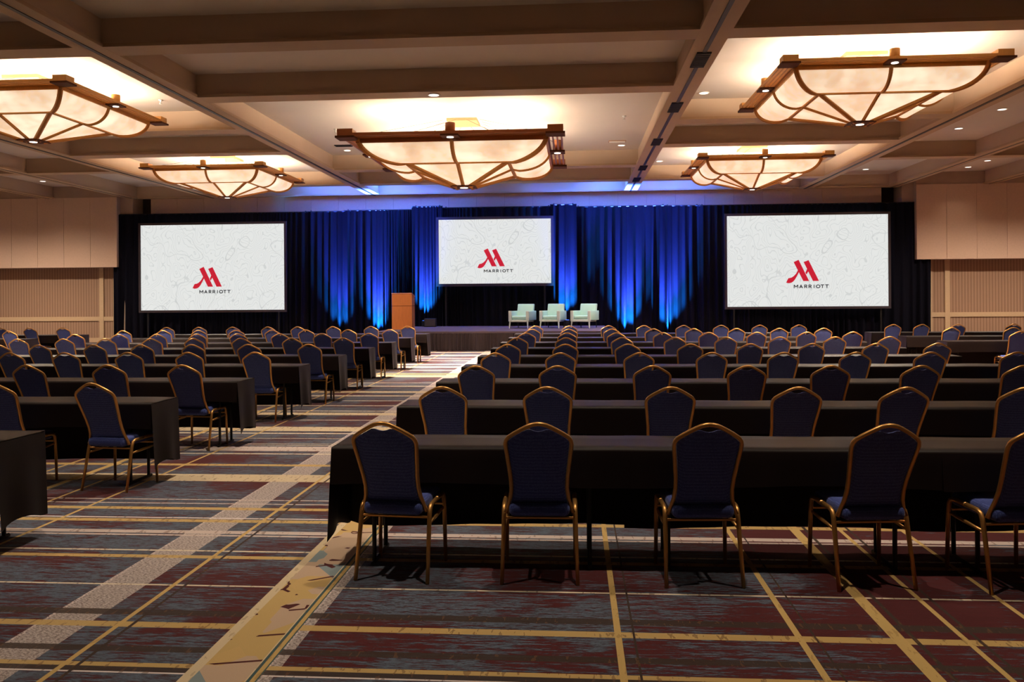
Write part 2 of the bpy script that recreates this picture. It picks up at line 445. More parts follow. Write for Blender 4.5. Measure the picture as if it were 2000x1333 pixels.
# back wall: middle part with fabric panels, dark partition pockets, side boxes with panelled wall below
MX0, MX1 = -16.9, 11.6
wb = struct(obj('wall_back', MB().box(XL, XR, YW + .45, YW + .6, 0, ZC), 'wall_dark'))
obj('core', MB().box(MX0, MX1, YW, YW + .4, 0, ZC), 'wall_plain', wb)
n = 26; pw = (MX1 - MX0) / n
for k in range(n):
    obj('fabric_panel', MB().box(MX0 + k * pw + .005, MX0 + (k + 1) * pw - .005, YW - .03, YW, 3.2, ZB + .05), 'fabric_wall', wb)
BOXY = 31.95
for sgn, xa, xb, post, lo_edge in ((-1, XL, -17.96, -18.95, -18.3), (1, 12.62, XR, 13.95, 13.24)):
    inner = xb if sgn < 0 else xa
    obj('upper_box', MB().box(xa, xb, BOXY, YW + .4, 3.0, ZC), 'wall_plain', wb)
    nn = max(1, round((xb - xa) / 1.12)); pwid = (xb - xa) / nn
    for k in range(nn):
        obj('fabric_panel', MB().box(xa + k * pwid + .005, xa + (k + 1) * pwid - .005, BOXY - .03, BOXY, 3.0, ZB + .02), 'fabric_wall', wb)
    # filler beside the pocket
    a, b = (xb, -17.45) if sgn < 0 else (12.2, xa)
    obj('pocket_return', MB().box(a, b, 32.2, YW + .4, 0, ZC), 'wall_plain', wb)
    # lower panelled wall
    wl0, wl1 = (XL, lo_edge) if sgn < 0 else (lo_edge, XR)
    obj('ribbed_panel', MB().box(wl0, wl1, YW - .05, YW + .4, 0, 3.0), 'ribbed', wb)
    obj('chair_rail', MB().box(wl0, wl1, YW - .09, YW - .05, .86, 1.03), 'wood_rail', wb)
    obj('stile', MB().box(post - .09, post + .09, YW - .1, YW - .05, 0, 3.0), 'wood_rail', wb)
    e0, e1 = (lo_edge - .16, lo_edge) if sgn < 0 else (lo_edge, lo_edge + .16)
    obj('stile', MB().box(e0, e1, YW - .1, YW - .05, 0, 3.0), 'wood_rail', wb)
    obj('baseboard', MB().box(wl0, wl1, YW - .08, YW - .05, 0, .18), 'wood_rail', wb)

# ------------------------------------------------------------------ chandeliers
def chandelier(loc, half, zf, ring, zr, zp, dark, label, bowl=BOWL_W, tip=TIP_W):
    """frame half-size, frame height, ring half-size and height, bottom plate height (world z)"""
    t = thing('chandelier', (loc[0], loc[1], zp)); tag(t, label, 'chandelier', 'square bowl chandeliers')
    dz = lambda z: z - zp
    wood = 'lamp_wood_dark' if dark else 'lamp_wood'
    F = dz(zf); k = half / 1.76; bw = .03 * k
    for a in range(4):
        R = Matrix.Rotation(a * PI / 2, 4, 'Z')
        def put(name, mb, mat, par=t, smooth=False):
            mb.v = [tuple(R @ Vector(v)) for v in mb.v]
            return obj(name, mb, mat, par, smooth=smooth)
        for q, off in enumerate((-.13, -.055, .02, .095)):
            y = -(half + off * k)
            put('frame_slat', MB().box(-half - .12 * k, half + .12 * k, y - bw / 2, y + bw / 2, F, F + .055 * k), wood)
        put('frame_rail', MB().box(-half + .12 * k, half - .12 * k, -half + .135 * k, -half + .185 * k, F - .075 * k, F + .09 * k), wood)
        b = put('corner_block', MB().box(-half - .16 * k, -half + .16 * k, -half - .16 * k, -half + .16 * k, F - .035 * k, F + .0 * k), 'lamp_dark')
        put('block_cap', MB().box(-half - .13 * k, -half + .13 * k, -half - .13 * k, -half + .13 * k, F, F + .12 * k), wood, b)
        mbk = put('lamp_plate', MB().box(-.15 * k, .15 * k, -half - .14 * k, -half + .15 * k, F - .03 * k, F - .001), 'lamp_dark')
        put('lamp_can', MB().lathe([(.085 * k, F), (.085 * k, F + .2 * k), (.08 * k, F + .205 * k)], 16, 0, -half), wood, mbk, True)
        put('lamp_lens', MB().lathe([(.06 * k, F - .03 * k), (.06 * k, F - .04 * k)], 16, 0, -half), 'lamp_glow', mbk)
        lp = R @ Vector((0, -half, F - .08 * k))
        light('frame_downlight', 'SPOT', lp, CAN_W, WARM, t, spot_size=1.3, spot_blend=.6, shadow_soft_size=.06)
        # bowl panel: quarter-round from the frame to the ring, with a mid rib dividing two panes
        h2 = half - .16 * k
        def prof(s):                     # s 0..1 from frame to ring -> (half size, z)
            if s < .8:
                th = s / .8 * PI / 2
                hh = ring + .12 * k + (h2 - ring - .12 * k) * math.cos(th)
                return hh, F + (dz(zr) - .03 * k - F) * math.sin(th)
            q = (s - .8) / .2
            return ring + .12 * k * (1 - q), dz(zr) - .03 * k * (1 - q)
        for s0, s1 in ((-1, 0), (0, 1)):
            def fn(u, v):
                hh, z = prof(v); x = (s0 + (s1 - s0) * u) * hh
                return R @ Vector((x, -hh, z))
            obj('shade_pane', MB().grid(fn, 6, 14), 'shade', t, smooth=True)
            def fn2(u, v):
                hh = ring + (.12 * k - ring) * v; z = dz(zr) + (0.02 - dz(zr)) * v
                return R @ Vector(((s0 + (s1 - s0) * u) * hh, -hh, z))
            obj('shade_pane', MB().grid(fn2, 2, 2), 'shade', t)
        P = [prof(i / 14) for i in range(15)]
        put('corner_rib', MB().tube([(-hh * 1.004, -hh * 1.004, z - .004) for hh, z in P] + [(-.13 * k, -.13 * k, .02)], .046 * k, 6), 'lamp_rib')
        put('middle_rib', MB().tube([(0, -hh - .006, z - .004) for hh, z in P] + [(0, -.13 * k, .02)], .036 * k, 6), 'lamp_rib')
        put('ring_bar', MB().box(-ring, ring, -ring - .03 * k, -ring + .03 * k, dz(zr) - .035 * k, dz(zr) + .02 * k), 'lamp_rib')
        # suspension wires to the canopy
        zc = dz(ZC) - .06
        put('wire', MB().tube([(-.34 * k, -.34 * k, zc), (-half * .8, -half * .99, F + .06)], .006, 4), 'wire')
        put('wire', MB().tube([(.1 * k, -.36 * k, zc), (half * .4, -half * .99, F + .06)], .006, 4), 'wire')
        put('wire', MB().tube([(-.1 * k, -.36 * k, zc), (-half * .4, -half * .99, F + .06)], .006, 4), 'wire')
    pl = obj('bottom_plate', MB().box(-.23 * k, .23 * k, -.23 * k, .23 * k, 0, .03), 'lamp_dark', t)
    obj('lamp_lens', MB().lathe([(.075 * k, -.008), (.075 * k, .0)], 16), 'lamp_glow', pl)
    obj('canopy', MB().box(-.38, .38, -.42, .42, dz(ZC) - .07, dz(ZC) - .001), 'canopy', t)
    light('bottom_downlight', 'SPOT', (0, 0, -.05), tip, WARM, t, spot_size=2.2, spot_blend=.7, shadow_soft_size=.09)
    for sx in (-1, 1):
        for sy in (-1, 1):
            light('bowl_lamp', 'POINT', (sx * half * .5, sy * half * .5, F - .1), bowl, (1, .92, .80), t, shadow_soft_size=.12)
    return t
SIDE = dict(half=1.76, zf=5.66, ring=1.06, zr=5.31, zp=4.94)
chandelier((5.475, 16.47), dark=False, label='square bowl chandelier with pale wood frame, front right, largest on the right', **SIDE)
chandelier((5.475, 26.15), dark=False, label='square bowl chandelier above the right screen, small in the distance', **SIDE)
chandelier((-11.03, 16.47), dark=False, label='square bowl chandelier cut off by the left edge of the picture', **SIDE)
chandelier((-11.03, 26.15), dark=False, label='square bowl chandelier above the left screen, small in the distance', **SIDE)
chandelier((-2.78, 21.4), half=2.4, zf=5.4, ring=1.24, zr=4.98, zp=4.51, dark=True, label='large dark-framed square bowl chandelier in the middle of the ceiling', bowl=BOWL_W * 1.1, tip=TIP_W * 1.2)

# recessed downlights
def downlight(x, y, z, power, label, group):
    if y > 29: power *= .08
    t = thing('recessed_downlight', (x, y, z)); tag(t, label, 'downlight', group)
    obj('trim_ring', MB().lathe([(.125, 0), (.125, -.012), (.1, -.012), (.1, -.004)], 20), 'white_metal', t, smooth=False)
    obj('lens', MB().lathe([(.095, -.006), (.095, -.012)], 20), 'lamp_glow', t)
    light('downlight_lamp', 'SPOT', (0, 0, -.05), power, WARM, t, spot_size=1.75, spot_blend=.8, shadow_soft_size=.08)
G = 'recessed downlights in the ceiling'
for x, y, z, l in ((10.5, 21.39, ZC, 'recessed downlight in the narrow right coffer nearest the right edge'), (10.5, 23.71, ZC, 'recessed downlight, second one in the narrow right coffer'),
                   (10.5, 31.0, ZC, 'recessed downlight in the narrow right coffer close to the back wall'),
                   (14.0, 29.5, ZC, 'recessed downlight at far right, nearer of two above the panelled wall'), (14.0, 30.9, ZC, 'recessed downlight at far right, closest to the panelled wall'),
                   (2.93, 18.98, ZC, 'recessed downlight left of the front right chandelier'), (2.9, 28.35, ZC, 'recessed downlight left of the far right chandelier'),
                   (1.46, 25.26, ZC, 'recessed downlight right of the large middle chandelier'), (-6.86, 25.21, ZC, 'recessed downlight left of the large middle chandelier'),
                   (-2.75, 16.6, ZB, 'recessed downlight in the beam in front of the middle chandelier'), (-20.0, 30.4, ZC, 'recessed downlight at far left above the panelled wall'),
                   (-.9, 28.3, ZC, 'recessed downlight behind the middle chandelier near the stage')):
    downlight(x, y, z, DOWN_W, l, G)
for x in (-6.2, -2.75, .4, 3.4):
    for y in (4.6, 8.0, 11.4):
        light('near_downlight', 'SPOT', (x, y, ZB - .03), NEAR_W * (1.7 if -3 < x < -2 and y > 6 else 1), WARM, None, spot_size=1.35, spot_blend=1.0, shadow_soft_size=.08)
for x in (-22.5, -19.2, 13.6, 17.0):
    light('wall_downlight', 'SPOT', (x, 27.5, ZC - .03), DOWN_W * 3.4, (1, .85, .7), None, spot_size=2.5, spot_blend=.8, shadow_soft_size=.08)

for x in (-6.5, -2.8, .9):  # fill spots added to brighten the stage, no fixtures behind them
    l = light('added_stage_fill', 'SPOT', (x, 26.2, ZB - .05), 650, (1, .88, .74), None, spot_size=.9, spot_blend=.8, shadow_soft_size=.08)
    l.rotation_euler = Vector((0, .55, -.84)).to_track_quat('-Z', 'Y').to_euler()
# ------------------------------------------------------------------ stage
SX0, SX1, SY0, SY1, SZ = -6.35, 1.15, 26.45, 31.55, .62
st = thing('stage', (SX0, SY0, 0)); tag(st, 'low black-skirted stage with dark carpet top in front of the drapes', 'stage')
npx, npy = 3, 4
for i in range(npx):
    for j in range(npy):
        a = (SX1 - SX0) / npx; b = (SY1 - SY0) / npy
        obj('deck_panel', MB().box(i * a + .004, (i + 1) * a - .004, j * b + .004, (j + 1) * b - .004, SZ - .06, SZ), 'deck', st)
def pleat(L, x0, y0, dx, dy, nx, ny):
    def fn(u, v):
        ph = u * L / .12 * 2 * PI
        a = (.038 + .02 * math.sin(ph * .13 + 1)) * (.5 + .7 * v)
        o = a * math.sin(ph + 1.3 * math.sin(ph * .07))
        return (x0 + dx * u * L + nx * o, y0 + dy * u * L + ny * o, (SZ - .065) * (1 - v) + .012 * v)
    return MB().grid(fn, int(L / .014), 4)
obj('skirt', pleat(SX1 - SX0, 0, -.03, 1, 0, 0, -1), 'skirt', st, smooth=True)
obj('skirt', pleat(SY1 - SY0, -.03, 0, 0, 1, -1, 0), 'skirt', st, smooth=True)
obj('skirt', pleat(SY1 - SY0, SX1 - SX0 + .03, 0, 0, 1, 1, 0), 'skirt', st, smooth=True)
for i in range(npx + 1):
    for j in range(npy + 1):
        x = min(max(i * (SX1 - SX0) / npx, .06), SX1 - SX0 - .06); y = min(max(j * (SY1 - SY0) / npy, .06), SY1 - SY0 - .06)
        obj('leg', MB().box(x - .025, x + .025, y - .025, y + .025, 0, SZ - .06), 'black_metal', st)

# ------------------------------------------------------------------ drapes
def drape(x0, x1, y, z0, z1, label, seed, pitch=.24, amp=.07):
    rnd = random.Random(seed)
    L = x1 - x0; n = int(L / .03); ph = []; p = 0
    for i in range(n + 1):
        p += 2 * PI * .03 / (pitch * (1 + .45 * math.sin(i * .021 + seed) + .25 * math.sin(i * .067 + 2 * seed)))
        ph.append(p)
    def fn(u, v):
        i = round(u * n)
        a = amp * (.45 + .75 * v) * (1 + .4 * math.sin(ph[i] * .21 + seed))
        o = a * math.sin(ph[i]) + .3 * a * math.sin(ph[i] * 2.1 + 3 * v) + .03 * math.sin(u * L * 1.1 + seed) * v
        return (u * L + .02 * math.sin(ph[i] * .5) * v, o, z1 + (z0 - z1) * v)
    t = thing('drape', (x0, y, 0)); tag(t, label, 'drape', 'black pipe-and-drape curtains')
    obj('curtain', MB().grid(fn, n, 10), 'drape', t, smooth=True)
    obj('rail', MB().tube([(0, .03, z1 + .01), (L, .03, z1 + .01)], .022, 8), 'black_metal', t)
    for px in (.14, L - .14):
        obj('upright', MB().tube([(px, .17, 0), (px, .17, z1 + .07)], .025, 8), 'black_metal', t)
        obj('base', MB().box(max(.0, px - .2), min(L, px + .2), .12, .4, 0, .012), 'black_metal', t)
    return t
DY = 32.1
drape(-18.25, -10.32, DY, .02, 5.08, 'black drape hanging behind the left screen', 1)
drape(-10.42, -8.8, DY + .12, .02, 5.10, 'blue-lit drape just right of the left screen', 2)
drape(-8.9, -6.0, DY, .02, 5.11, 'bright blue-lit drape behind the lectern', 3)
drape(-6.16, -4.96, DY - .32, .64 if False else .02, 5.19, 'narrow blue-lit drape at the left edge of the middle screen', 4)
drape(-5.03, -.78, DY - .1, .02, 5.15, 'black drape hanging behind the middle screen', 5)
drape(-.86, .14, DY - .32, .02, 5.19, 'narrow blue-lit drape at the right edge of the middle screen', 6)
drape(.06, 3.56, DY, .02, 5.13, 'blue-lit drape right of the stage armchairs', 7)
drape(3.46, 4.85, DY + .12, .02, 5.13, 'blue-lit drape just left of the right screen', 8)
drape(4.74, 13.22, DY, .02, 5.11, 'black drape hanging behind the right screen', 9)

# blue uplights
def uplight(x, y, z, power, label, tilt=0.1, size=.9):
    t = thing('uplight', (x, y, z)); tag(t, label, 'uplight', 'blue uplights at the foot of the drapes')
    obj('body', MB().lathe([(.1, 0), (.11, .02), (.11, .2), (.1, .22)], 18), 'black_metal', t, smooth=False)
    obj('lens', MB().lathe([(.085, .22), (.085, .226)], 18), 'blue_lens', t)
    l = light('uplight_lamp', 'SPOT', (0, 0, .25), power * 1.25, (.01, .30, 1.0), t, spot_size=1.15, spot_blend=1, shadow_soft_size=.06)
    l.rotation_euler = (PI - .25, 0, 0)
    l = light('uplight_beam', 'SPOT', (0, 0, .25), power * 6, (.05, .08, 1.0), t, spot_size=.7, spot_blend=1, shadow_soft_size=.06)
    l.rotation_euler = (PI - .07, 0, 0)
    return t
for x, y, z, p, l in ((-9.05, 31.75, 0, .55, 'blue uplight below the drape right of the left screen'), (-7.5, 31.75, 0, 1.2, 'blue uplight below the drape left of the lectern'),
                      (-5.62, 31.42, SZ, .8, 'blue uplight on the stage behind the lectern'), (-.25, 31.42, SZ, .8, 'blue uplight on the stage behind the middle armchair'),
                      (2.0, 31.75, 0, 1.2, 'blue uplight on the floor right of the stage'), (3.6, 31.75, 0, 1.0, 'blue uplight nearest the right screen')):
    uplight(x, y, z, p * BLUE_W, l)

# ------------------------------------------------------------------ screens
RED = [[(520, 290), (680, 215), (1020, 915), (830, 915)], [(845, 290), (1005, 230), (1340, 915), (1145, 915)],
       [(955, 520), (995, 600), (935, 700), (900, 640)],
       [(655, 560), (690, 620), (640, 720), (560, 860), (505, 925), (440, 968), (350, 985), (268, 962), (340, 820), (440, 800), (500, 765), (560, 710), (610, 645)]]
def screen(x0, x1, z0, z1, y, fr, sc, ds, dt, label):
    W, H = x1 - x0, z1 - z0
    t = thing('projection_screen', (x0, y, 0)); tag(t, label, 'screen', 'projection screens')
    f = MB(); f.box(-fr, W + fr, -.03, .03, z0 - fr, z0); f.box(-fr, W + fr, -.03, .03, z1, z1 + fr)
    f.box(-fr, 0, -.03, .03, z0, z1); f.box(W, W + fr, -.03, .03, z0, z1)
    obj('border', f, 'screen_frame', t)
    im = obj('image', MB().box(-W / 2, W / 2, -.01, .01, -H / 2, H / 2), 'screen', t, (W / 2, 0, z0 + H / 2))
    def q(u, v):                       # emblem drawing units to metres in the image plane
        s = (100 + u / 16.67) / 315; tt = (75 + v / 16.67) / 180
        s = (s - .5) * sc + .5 + ds; tt = (tt - .6) * sc + .6 + dt
        return ((s - .5) * W, (.5 - tt) * H)
    e = MB()
    for poly in RED:
        pts = [q(*p) for p in poly]
        e.prism(pts, -.014, -.011)
    em = obj('emblem', e, 'logo_red', im); em['label'] = 'red slanted letter emblem'
    # lettering: strokes of each capital, in a unit cell (w, 1)
    G = {'M': ([[(0, 0), (0, 1), (.5, .35), (1, 1), (1, 0)]], 1.0), 'A': ([[(0, 0), (.5, 1), (1, 0)], [(.2, .3), (.8, .3)]], .9),
         'R': ([[(0, 0), (0, 1), (.55, 1), (.8, .88), (.8, .62), (.55, .46), (0, .46)], [(.42, .46), (.85, 0)]], .8),
         'I': ([[(0, 0), (0, 1)]], .05), 'T': ([[(0, 1), (1, 1)], [(.5, 1), (.5, 0)]], .85),
         'O': ([[(.5 + .5 * math.sin(a * PI / 8), .5 + .5 * math.cos(a * PI / 8)) for a in range(17)]], 1.05)}
    cells = [('M', 530, 650), ('A', 708, 800), ('R', 872, 960), ('R', 1012, 1100), ('I', 1180, 1181), ('O', 1252, 1372), ('T', 1400, 1500), ('T', 1550, 1645)]
    hw = .011 * W / 5.8 * sc * 1.35
    for ch, ua, ub in cells:
        tx = MB()
        for stroke in G[ch][0]:
            pts = [q(ua + (ub - ua) * sx, 1140 - 95 * sy) for sx, sy in stroke]
            for a, b in zip(pts, pts[1:]):
                dx, dz = b[0] - a[0], b[1] - a[1]; l = math.hypot(dx, dz); nx, nz = -dz / l * hw, dx / l * hw
                ex, ez = dx / l * hw * .6, dz / l * hw * .6
                tx.prism([(a[0] - ex + nx, a[1] - ez + nz), (b[0] + ex + nx, b[1] + ez + nz), (b[0] + ex - nx, b[1] + ez - nz), (a[0] - ex - nx, a[1] - ez - nz)], -.0145, -.0115)
        obj('letter', tx, 'logo_black', im)
    for px in (.25, W - .25):
        obj('leg', MB().box(px - .03, px + .03, .035, .085, 0, z1), 'black_metal', t)
        obj('foot', MB().box(px - .04, px + .04, -.1, .2, 0, .04), 'black_metal', t)
    return t
k = 31.75 / 32
def zk(z): return CAM_H + (z - CAM_H) * k
screen(-17.02 * k, -11.23 * k, zk(1.28), zk(4.635), 31.75, .09, 1.0, -.006, .005, 'projection screen on the left with a red emblem')
k = 31.55 / 32
screen(-5.15 * k, -.84 * k, zk(2.235), zk(4.695), 31.55, .10, 1.2, .003, -.012, 'smaller projection screen above the middle of the stage')
k = 31.75 / 32
screen(5.755 * k, 11.62 * k, zk(1.285), zk(4.69), 31.75, .09, 1.0, 0, 0, 'projection screen on the right with a red emblem')

# ------------------------------------------------------------------ lectern and armchairs on the stage
lt = thing('lectern', (-5.83, 28.5, SZ)); tag(lt, 'reddish wooden lectern with slanted top standing on the stage', 'lectern')
lw, ld = .345, .26
obj('lower_case', MB().box(-lw, lw, -ld, ld, .03, .80), 'lectern', lt)
up = MB(); up.prism([(-ld, .815), (ld, .815), (ld, 1.12), (-ld, 1.22)], -lw, lw)
up.v = [(v[1], v[0], v[2]) for v in up.v]
obj('upper_case', up, 'lectern', lt)
obj('reveal', MB().box(-lw + .01, lw - .01, -ld + .01, ld - .01, .80, .815), 'lamp_dark', lt)
tp = MB(); tp.prism([(-ld - .01, 1.225), (ld + .01, 1.12), (ld + .01, 1.14), (-ld - .01, 1.25)], -lw - .01, lw + .01)
tp.v = [(v[1], v[0], v[2]) for v in tp.v]
obj('reading_desk', tp, 'lectern_trim', lt)
obj('plinth', MB().box(-lw - .01, lw + .01, -ld - .01, ld + .01, 0, .03), 'lectern', lt)

def armchair(loc, rz, label):
    t = thing('armchair', loc, rz); tag(t, label, 'armchair', 'pale mint armchairs on the stage')
    # the chair faces -y
    obj('seat_cushion', rbox(-.27, .27, -.33, .27, .29, .43, .035, 3), 'mint', t)
    obj('seat_frame', rbox(-.31, .31, -.36, .34, .22, .295, .012, 1, smooth=False), 'pale_leg', t)
    obj('backrest', rbox(-.30, .30, .2, .34, .28, .84, .03, 3, taper=lambda c: (c.x, c.y + (.13 if c.z > .6 else 0), c.z)), 'mint', t)
    for s in (-1, 1):
        a, b = (s * .27, s * .37) if s > 0 else (s * .37, s * .27)
        ar = obj('armrest', rbox(min(a, b), max(a, b), -.33, .42, .27, .60, .018, 2), 'mint', t)
        obj('front_post', rbox(min(a, b) - .004, max(a, b) + .004, -.375, -.33, .24, .605, .01, 1, smooth=False), 'pale_leg', ar)
        obj('leg', MB().tube([(s * .32, -.35, .26), (s * .34, -.38, 0)], [.03, .015], 8), 'pale_leg', t)
        obj('leg', MB().tube([(s * .29, .30, .25), (s * .29, .36, 0)], [.026, .014], 8), 'black_metal', t)
    return t
armchair((-1.78, 29.2, SZ), -.30, 'pale mint armchair nearest the lectern')
armchair((-.72, 29.35, SZ), -.30, 'pale mint armchair in the middle of the three')
armchair((.38, 29.2, SZ), -.42, 'pale mint armchair farthest right on the stage')
bn = thing('equipment_case', (-5.3, 30.9, SZ)); tag(bn, 'small black case on the stage between lectern and drape', 'case')
obj('body', rbox(-.22, .22, -.15, .15, 0, .31, .015, 2), 'black_metal', bn)
obj('grille', MB().box(-.19, .19, -.158, -.15, .03, .28), 'screen_frame', bn)

# ------------------------------------------------------------------ banquet chairs
def yb(z): return -.13 - .23 * max(0, (z - .44) / .52) ** 1.1
FR = [(.199, .405), (.184, .44), (.168, .50), (.162, .56), (.165, .63), (.173, .70), (.181, .77), (.186, .81), (.188, .838), (.183, .860), (.170, .878), (.14, .899), (.105, .920), (.072, .938), (.045, .951), (.02, .957), (0, .959)]
def wside(z):
    pts = FR[:9]
    if z <= pts[0][1]: return pts[0][0]
    for (xa, za), (xb, zb) in zip(pts, pts[1:]):
        if z <= zb: return xa + (xb - xa) * (z - za) / (zb - za)
    return pts[-1][0]
def zcrown(x):
    x = abs(x); pts = FR[8:]
    for (xa, za), (xb, zb) in zip(pts, pts[1:]):
        if xb <= x <= xa: return za + (zb - za) * (xa - x) / max(1e-6, xa - xb)
    return pts[0][1]
def make_chair():
    t = thing('banquet_chair')
    pts = [(x, yb(z) - (0 if z > .41 else .0), z) for x, z in FR]
    full = [(x, y, z) for x, y, z in pts] + [(-x, y, z) for x, y, z in pts[-2::-1]]
    obj('back_frame', MB().tube(full, .0125, 8), 'gold', t, smooth=True)
    # upholstered back with the scooped hand hold
    zb = .465
    def shape(u, v, side):
        zt = zcrown(u * .176) - .016
        if abs(u) < .38: zt -= .030 * (.5 + .5 * math.cos(u / .38 * PI)) ** .8
        z = zb + (zt - zb) * v
        x = u * (min(wside(z), .188) - .013)
        rim = (1 - abs(u) ** 6) * (1 - abs(2 * v - 1) ** 8)
        if side: y = yb(z) + .010 + .030 * rim ** .5
        else: y = yb(z) - .004 - .010 * rim ** .5
        return (x, y, z)
    NU, NV = 16, 10
    b = MB(); b.grid(lambda u, v: shape(2 * u - 1, v, 0), NU, NV)
    n0 = len(b.v); b.grid(lambda u, v: shape(2 * u - 1, v, 1), NU, NV)
    idx = lambda i, j: i * (NV + 1) + j
    per = [idx(i, 0) for i in range(NU)] + [idx(NU, j) for j in range(NV)] + [idx(i, NV) for i in range(NU, 0, -1)] + [idx(0, j) for j in range(NV, 0, -1)]
    for i in range(len(per)):
        a, c = per[i], per[(i + 1) % len(per)]; b.f.append((a, c, n0 + c, n0 + a))
    obj('backrest', b, 'navy', t, smooth=True)
    obj('seat', rbox(-.19, .19, -.185, .255, .39, .478, .03, 3, taper=lambda c: (c.x * (1.0 if c.y > 0 else .93), c.y, c.z - (.012 if c.y < 0 and c.z > .45 else 0))), 'navy', t)
    for s in (-1, 1):
        obj('leg', MB().tube([(s * .220, -.20, 0), (s * .213, -.135, .28), (s * .211, -.108, .39), (s * .211, -.09, .425), (s * .211, -.06, .437), (s * .211, .05, .440)], [.0115, .0135, .014, .014, .014, .014], 8), 'gold', t, smooth=True)
        obj('leg', MB().tube([(s * .216, .245, 0), (s * .212, .237, .33), (s * .211, .228, .405), (s * .211, .212, .43), (s * .211, .18, .440), (s * .211, .05, .440)], [.0115, .0135, .014, .014, .014, .014], 8), 'gold', t, smooth=True)
        obj('stretcher', MB().tube([(s * .206, -.125, .325), (s * .206, .05, .335), (s * .206, .235, .345)], [.0085, .012, .0085], 6), 'gold', t, smooth=True)
    obj('crossbar', MB().tube([(-.21, -.112, .368), (.21, -.112, .368)], .008, 6), 'gold', t)
    obj('crossbar', MB().tube([(-.21, .2, .375), (.21, .2, .375)], .008, 6), 'gold', t)
    return t
chair0 = make_chair(); used = [False]
def place_chair(x, ytop, rz, label, group):
    c = chair0 if not used[0] else copy_tree(chair0)
    used[0] = True
    c.location = (x, ytop + .36, 0); c.rotation_euler = (0, 0, rz); tag(c, label, 'chair', group)
    return c
RY = [4.71, 6.62, 8.68, 10.73, 12.74, 14.84, 16.85, 18.9, 21.1]
RX = [[-1.06, -.21, .73, 1.68, 2.5], [-1.04, -.2, .75, 1.71, 2.51, 3.43], [-1.01, -.17, .79, 1.77, 2.6, 3.47, 4.44],
      [-1.01, -.17, .81, 1.75, 2.61, 3.51, 4.42, 5.45], [-1.0, -.14, .82, 1.74, 2.62, 3.53, 4.45, 5.35], [-.99, -.13, .84, 1.77, 2.65, 3.56, 4.5, 5.42],
      [-.97, -.14, .86, 1.77, 2.67, 3.6, 4.57, 5.47], [-.96, -.1, .86, 1.78, 2.69, 3.62, 4.57, 5.51], [-.98, -.11, .87, 1.77, 2.74, 3.67, 4.62, 5.58]]
LY = [4.9, 6.88, 8.84, 10.98, 12.93, 15.0, 17.0, 19.1, 21.3]
LX = [[], [-4.07, -5.02], [-4.23, -5.1, -6.01], [-4.28, -5.21, -6.07, -6.96, -7.73], [-4.17, -5.16, -6.06, -6.92, -7.7, -8.63, -9.3],
      [-4.22, -5.16, -6.12, -7.03, -7.86, -8.72, -9.55, -10.46], [-4.25, -5.24, -6.14, -7.02, -7.91, -8.78, -9.64, -10.61],
      [-4.26, -5.25, -6.26, -7.07, -7.95, -8.87, -9.73, -10.71], [-4.3, -5.27, -6.28, -7.24, -8.03, -8.98, -9.9, -10.79]]
ROT = {(0, 0): -.10, (0, 1): .02, (0, 2): .05, (0, 3): .10, (0, 4): .12, (1, 0): -.03, (1, 3): .05, (1, 4): .08}
LROT = {(1, 0): -.12, (2, 0): -.06}
for i, xs in enumerate(RX):
    for j, x in enumerate(xs):
        place_chair(x * (1 - .009 * max(0, i - 5) / 3), RY[i], ROT.get((i, j), random.uniform(-.04, .06)), f'blue banquet chair with gold frame, {ORD[j]} from the aisle, {ROWW[i]} row right of the aisle', 'banquet chairs right of the aisle')
for i, xs in enumerate(LX):
    for j, x in enumerate(xs):
        place_chair(x * (1 - .012 * max(0, i - 2) / 6), LY[i], LROT.get((i, j), random.uniform(-.06, .04)), f'blue banquet chair with gold frame, {ORD[j]} from the aisle, {ROWW[i]} row left of the aisle', 'banquet chairs left of the aisle')
for x, y, l in ((7.8, 21.1, 'first chair in the farthest row'), (8.45, 21.1, 'second chair in the farthest row'), (9.3, 21.1, 'third chair in the farthest row'), (10.6, 21.1, 'fourth chair in the farthest row'),
                (8.2, 18.9, 'first chair in the row before last'), (9.5, 18.9, 'second chair in the row before last'), (8.6, 16.85, 'nearest chair')):
    place_chair(x, y, random.uniform(-.05, .05), f'blue banquet chair at the far right tables, {l}', 'banquet chairs at the far right')
for x, y, l in ((-13.44, 19.1, 'nearest chair'), (-13.51, 21.3, 'first chair in the last row'), (-14.41, 21.3, 'second chair in the last row'), (-15.2, 21.3, 'third chair in the last row')):
    place_chair(x, y, random.uniform(-.05, .05), f'blue banquet chair at the far left tables, {l}', 'banquet chairs at the far left')

